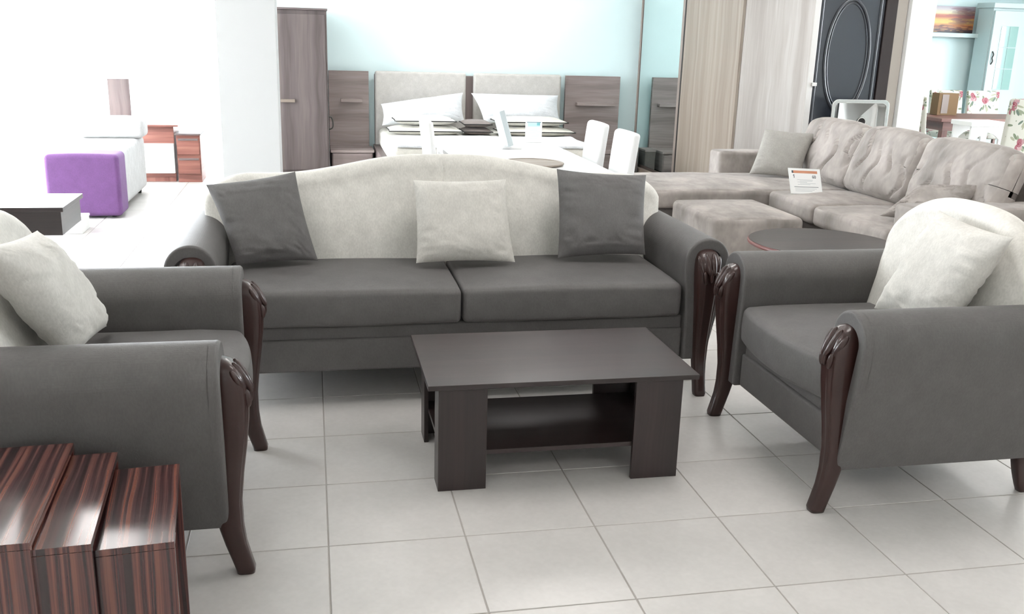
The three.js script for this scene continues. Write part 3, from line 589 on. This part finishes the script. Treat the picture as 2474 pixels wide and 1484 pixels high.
// ---------------------------------------------------------------- door, basin and the room beyond
{
  const t = thing('panel_door', 'dark display door with an oval moulding', 'door', [5.42, 0, -6.4]), z = -6.385;
  part(t, 'door_leaf', board(4.99, 0.01, -6.43, 5.72, 2.45, z, 0.004), M.doorDark);
  part(t, 'door_frame', board(5.722, 0, -6.45, 5.85, 2.5, -6.36, 0.006), M.doorFrame);
  const oval = (rx, ry, r) => { const q = []; for (let i = 0; i < 48; i++) { const a = i / 48 * 6.2832; q.push(V(5.355 + rx * Math.cos(a), 1.52 + ry * Math.sin(a), z + 0.004)); } return tube(q, r, true, 120, 10); };
  part(t, 'oval_moulding', oval(0.245, 0.56, 0.016), M.doorDark); part(t, 'oval_moulding', oval(0.215, 0.525, 0.008), M.doorDark);
  for (const x of [5.03, 5.675]) part(t, 'straight_moulding', tube(P4([x, 0.3, z + 0.004], [x, 1.2, z + 0.004], [x, 2.3, z + 0.004]), 0.015, false, 8, 10), M.doorDark);
  part(t, 'latch', board(4.965, 1.225, -6.40, 5.02, 1.26, -6.31, 0.004), M.white);
}
{
  const p = thing('display_plinth', 'low white plinth under the steel basin, hidden behind the sectional', 'plinth', [5.43, 0, -6.18]);
  part(p, 'plinth_box', board(5.10, 0, -6.30, 5.78, 0.645, -6.02, 0.004), M.white); part(p, 'plinth_top', board(5.08, 0.646, -6.32, 5.80, 0.67, -6.0, 0.004), M.white);
  const t = thing('steel_sink', 'stainless steel sink bowl standing on edge before the dark door', 'sink', [5.43, 0.676, -6.2]);
  const rr = (w, h, r) => { const s = new THREE.Shape(); s.moveTo(-w + r, -h); s.lineTo(w - r, -h); s.absarc(w - r, -h + r, r, -Math.PI / 2, 0); s.lineTo(w, h - r); s.absarc(w - r, h - r, r, 0, Math.PI / 2); s.lineTo(-w + r, h); s.absarc(-w + r, h - r, r, Math.PI / 2, Math.PI); s.lineTo(-w, -h + r); s.absarc(-w + r, -h + r, r, Math.PI, Math.PI * 1.5); return s; };
  const W = 0.315, H = 0.215, ring = rr(W, H, 0.06); ring.holes.push(rr(W - 0.028, H - 0.028, 0.05));
  const rim = mv(new THREE.ExtrudeGeometry(ring, { depth: 0.006, bevelSize: 0.004, bevelThickness: 0.004, bevelSegments: 3, curveSegments: 10 }), 0, 0, 0);
  mesh('rim', mv(rim, 0, H, 0.07), M.steel, t);
  const loops = []; for (const [k, z] of [[1, 0.07], [0.985, 0.03], [0.96, -0.04], [0.9, -0.062], [0.75, -0.068], [0.4, -0.07]]) { const pts = rr((W - 0.027) * k, (H - 0.027) * k, 0.05 * k).getPoints(8).slice(0, 36); loops.push(pts.map((q) => V(q.x, q.y, z))); }
  const nP = Math.min(...loops.map((l) => l.length)); const pos = [], idx = []; for (const l of loops) for (let i = 0; i < nP; i++) pos.push(l[i].x, l[i].y + H, l[i].z);
  for (let s = 0; s < loops.length - 1; s++) for (let i = 0; i < nP; i++) { const a = s * nP + i, b = s * nP + (i + 1) % nP; idx.push(a, b, a + nP, b, b + nP, a + nP); }
  const e = pos.length / 3; pos.push(0, H, -0.07); for (let i = 0; i < nP; i++) idx.push((loops.length - 1) * nP + i, (loops.length - 1) * nP + (i + 1) % nP, e);
  const g = new THREE.BufferGeometry(); g.setAttribute('position', new THREE.Float32BufferAttribute(pos, 3)); g.setIndex(idx); g.computeVertexNormals();
  mesh('bowl', g, mat({ color: lin(0.72, 0.73, 0.72), metalness: 1, roughness: 0.3, side: THREE.DoubleSide }), t);
  mesh('drain', mv(disc(0.042, 0.042, 0.006, 28).rotateX(Math.PI / 2), 0.11, 0.20, -0.064), M.black, t); mesh('drain_ring', mv(new THREE.TorusGeometry(0.046, 0.007, 8, 32), 0.11, 0.20, -0.062), M.steel, t);
}
{
  const t = thing('wall_picture', 'unframed sunset canvas print standing on a white wall shelf', 'picture', [10.15, 1.90, -11.55]);
  part(t, 'canvas', board(9.72, 1.89, -11.585, 10.56, 2.305, -11.56, 0.002), M.card); const p = mesh('print', mv(new THREE.PlaneGeometry(0.838, 0.413), -0.01, 0.1975, -0.0085), M.sunset, t);
  const s = thing('wall_shelf', 'white floating shelf below the sunset picture', 'shelf', [10.2, 1.80, -11.5]);
  part(s, 'shelf_board', board(9.5, 1.822, -11.6, 10.78, 1.888, -11.38, 0.003), M.cabinet); part(s, 'bracket_strip', board(9.5, 1.80, -11.6, 10.72, 1.8215, -11.56, 0.002), M.cabinet);
}
{
  const t = thing('display_cabinet', 'white display cabinet with a six-pane glass door', 'cabinet', [11.0, 0, -11.3]), z = -11.06;
  part(t, 'body', board(10.54, 0, -11.45, 11.6, 2.28, -11.10, 0.004), M.cabinet); part(t, 'cornice', board(10.50, 2.281, -11.46, 11.64, 2.36, -11.04, 0.01), M.cabinet);
  const d = part(t, 'door', board(10.555, 0.1, -11.098, 11.10, 2.24, z, 0.004), M.cabinet);
  for (let r = 0; r < 3; r++) for (let c = 0; c < 2; c++) { const x0 = 10.70 + c * 0.158, y0 = 1.03 + r * 0.33; mesh('pane', board(x0, y0, z + 0.001, x0 + 0.150, y0 + 0.318, z + 0.006, r === 1 ? 0.001 : 0.0025), M.greenGlass, d); }
  part(t, 'handle', tube(P4([10.605, 1.42, z + 0.004], [10.61, 1.47, z + 0.03], [10.602, 1.52, z + 0.02], [10.612, 1.57, z + 0.03], [10.605, 1.62, z + 0.004]), 0.009), M.brassDark);
}
{
  const t = thing('wooden_dining_table', 'brown wooden dining table among floral chairs', 'dining table', [8.85, 0, -8.8]);
  part(t, 'tabletop', board(7.95, 0.72, -9.35, 9.75, 0.765, -8.35, 0.006, 0), M.brownTable); part(t, 'apron', board(8.05, 0.60, -9.25, 9.65, 0.719, -8.45, 0.003, 0), M.brownTable);
  for (const x of [8.06, 9.56]) for (const z of [-9.24, -8.54]) part(t, 'leg', board(x, 0, z, x + 0.08, 0.60, z + 0.08, 0.003), M.brownTable);
}
const fl = 'floral dining chairs';
diningChair('floral dining chair beyond the wooden table, next to the cardboard box', 9.05, -9.62, 0, M.floral, 'floral_chair', 1.06, fl, 0.54, M.brownTable);
diningChair('floral dining chair beyond the wooden table, nearest the display cabinet', 9.66, -9.62, 0, M.floral, 'floral_chair', 1.06, fl, 0.54, M.brownTable);
diningChair('floral dining chair seen edge-on beside the white pillar', 7.36, -7.55, 1.20, M.floral, 'floral_chair', 1.09, fl, 0.5, M.brownTable);
diningChair('large floral dining chair cut off by the picture edge', 7.86, -6.95, Math.PI, M.floral, 'floral_chair', 1.12, fl, 0.54, M.brownTable);
{
  const t = thing('cardboard_box', 'brown cardboard box on the wooden dining table', 'box', [8.42, 0.766, -9.0]);
  mesh('box_body', mv(new RoundedBoxGeometry(0.30, 0.29, 0.16, 1, 0.003), 0, 0.146, 0), M.cardboard, t); mesh('side_flap', mv(new RoundedBoxGeometry(0.10, 0.25, 0.004, 1, 0.001), -0.05, 0.15, 0.083), M.edgeStrip, t);
  const s = thing('lit_table_end', 'arched window-lit end of the wooden table, set in front as a white piece', 'table_end', [8.1, 0, -7.75]);  // the wooden table's lit end, its brightness given as white colour
  part(s, 'seat', board(7.80, 0.735, -7.95, 8.32, 0.79, -7.55, 0.006), M.white);
  const arch = new THREE.Shape(); arch.moveTo(-0.24, 0); arch.lineTo(-0.24, 0.734); arch.lineTo(0.24, 0.734); arch.lineTo(0.24, 0); arch.lineTo(0.16, 0); arch.lineTo(0.16, 0.58); arch.quadraticCurveTo(0, 0.74, -0.16, 0.58); arch.lineTo(-0.16, 0); arch.lineTo(-0.24, 0);
  for (const z of [-7.60, -7.93]) part(s, 'arched_frame', mv(new THREE.ExtrudeGeometry(arch, { depth: 0.03, bevelEnabled: false, curveSegments: 16 }), 8.06, 0, z), M.white);
}

// ---------------------------------------------------------------- things by the window
{
  const t = thing('purple_bench', 'upholstered bench with a bright purple end on the sunlit floor', 'bench', [-1.97, 0, -6.5]);
  part(t, 'purple_end', mv(softBox(0.60, 0.53, 0.34, 0.04, (p, u) => { p.y += (u[1] > 0 ? 0.01 : 0) * (1 - u[0] ** 2); }), -1.95, 0.285, -6.05), M.purple);
  part(t, 'body', mv(softBox(0.56, 0.52, 1.25, 0.05), -1.96, 0.30, -6.84), M.paleCloth);
  part(t, 'backrest', mv(softBox(0.60, 0.20, 0.32, 0.05), -1.93, 0.66, -7.28), M.paleCloth);
  for (const [x, z] of [[-2.18, -6.0], [-1.74, -6.0], [-2.18, -7.3], [-1.74, -7.3]]) part(t, 'foot', mv(disc(0.025, 0.02, 0.04, 14), x, 0.02, z), M.black);
}
{
  const t = thing('low_table', 'low dark wood table with a deep apron by the window', 'coffee table', [-2.1, 0, -4.2]);
  part(t, 'tabletop', board(-3.2, 0.42, -4.45, -1.64, 0.45, -3.86, 0.002, 0), M.wenge); part(t, 'apron', board(-3.18, 0.26, -4.43, -1.66, 0.419, -3.88, 0.002, 0), M.wenge);
  for (const x of [-2.95, -2.2]) for (const z of [-4.42, -3.97]) part(t, 'leg', board(x, 0, z, x + 0.08, 0.259, z + 0.08, 0.002), M.wenge);
  const b = thing('white_carton', 'small flat white carton on the floor before the purple bench', 'box', [-1.93, 0, -5.35]);
  part(b, 'carton', board(-2.05, 0, -5.5, -1.84, 0.10, -5.22, 0.004), M.white); part(b, 'lid', board(-2.055, 0.101, -5.505, -1.835, 0.12, -5.215, 0.004), M.white);
  const c = thing('pale_pouf', 'pale upholstered pouf beside the purple bench', 'pouf', [-2.5, 0, -6.4]);
  part(c, 'pouf_body', mv(softBox(0.36, 0.33, 0.4, 0.03), -2.47, 0.19, -6.42), M.paleCloth); part(c, 'pouf_base', board(-2.62, 0, -6.58, -2.32, 0.025, -6.26, 0.003), M.black);
}
{
  const t = thing('low_dresser', 'reddish wood dresser with a broad white front by the window', 'dresser', [-1.75, 0, -8.25]);
  part(t, 'body', board(-2.16, 0.05, -8.5, -1.475, 0.595, -8.06, 0.003, 0), M.redWood); part(t, 'top', board(-2.18, 0.596, -8.52, -1.42, 0.615, -8.0, 0.003, 0), M.redWood);
  part(t, 'white_front', board(-1.90, 0.10, -8.059, -1.476, 0.415, -8.0, 0.004), M.gloss); part(t, 'plinth', board(-2.10, 0, -8.46, -1.48, 0.05, -8.08, 0.002), M.redWood);
  const p = thing('mirror_panel', 'narrow pale panel standing upright on the reddish dresser', 'panel', [-2.04, 0.616, -8.3]);
  part(p, 'panel', board(-2.15, 0.616, -8.33, -1.93, 1.07, -8.30, 0.003), M.greyWalnut); part(p, 'panel_foot', board(-2.16, 0.6155, -8.38, -1.92, 0.645, -8.25, 0.003), M.greyWalnut);
  const n = thing('drawer_unit', 'reddish two-drawer chest next to the white-fronted dresser', 'drawers', [-1.33, 0, -8.2]);
  part(n, 'body', board(-1.45, 0.0, -8.45, -1.205, 0.505, -8.03, 0.003, 0), M.redWood); part(n, 'top', board(-1.46, 0.506, -8.46, -1.195, 0.525, -8.0, 0.003, 0), M.greyWalnut);
  for (const y of [0.09, 0.30]) { const d = part(n, 'drawer', board(-1.44, y, -8.029, -1.215, y + 0.175, -8.008, 0.003, 0), M.redWood); mesh('grip', board(-1.43, y + 0.15, -8.0075, -1.225, y + 0.172, -8.0, 0.002, 0), M.greyWalnut, d); }
}

renderer.render(scene, camera);
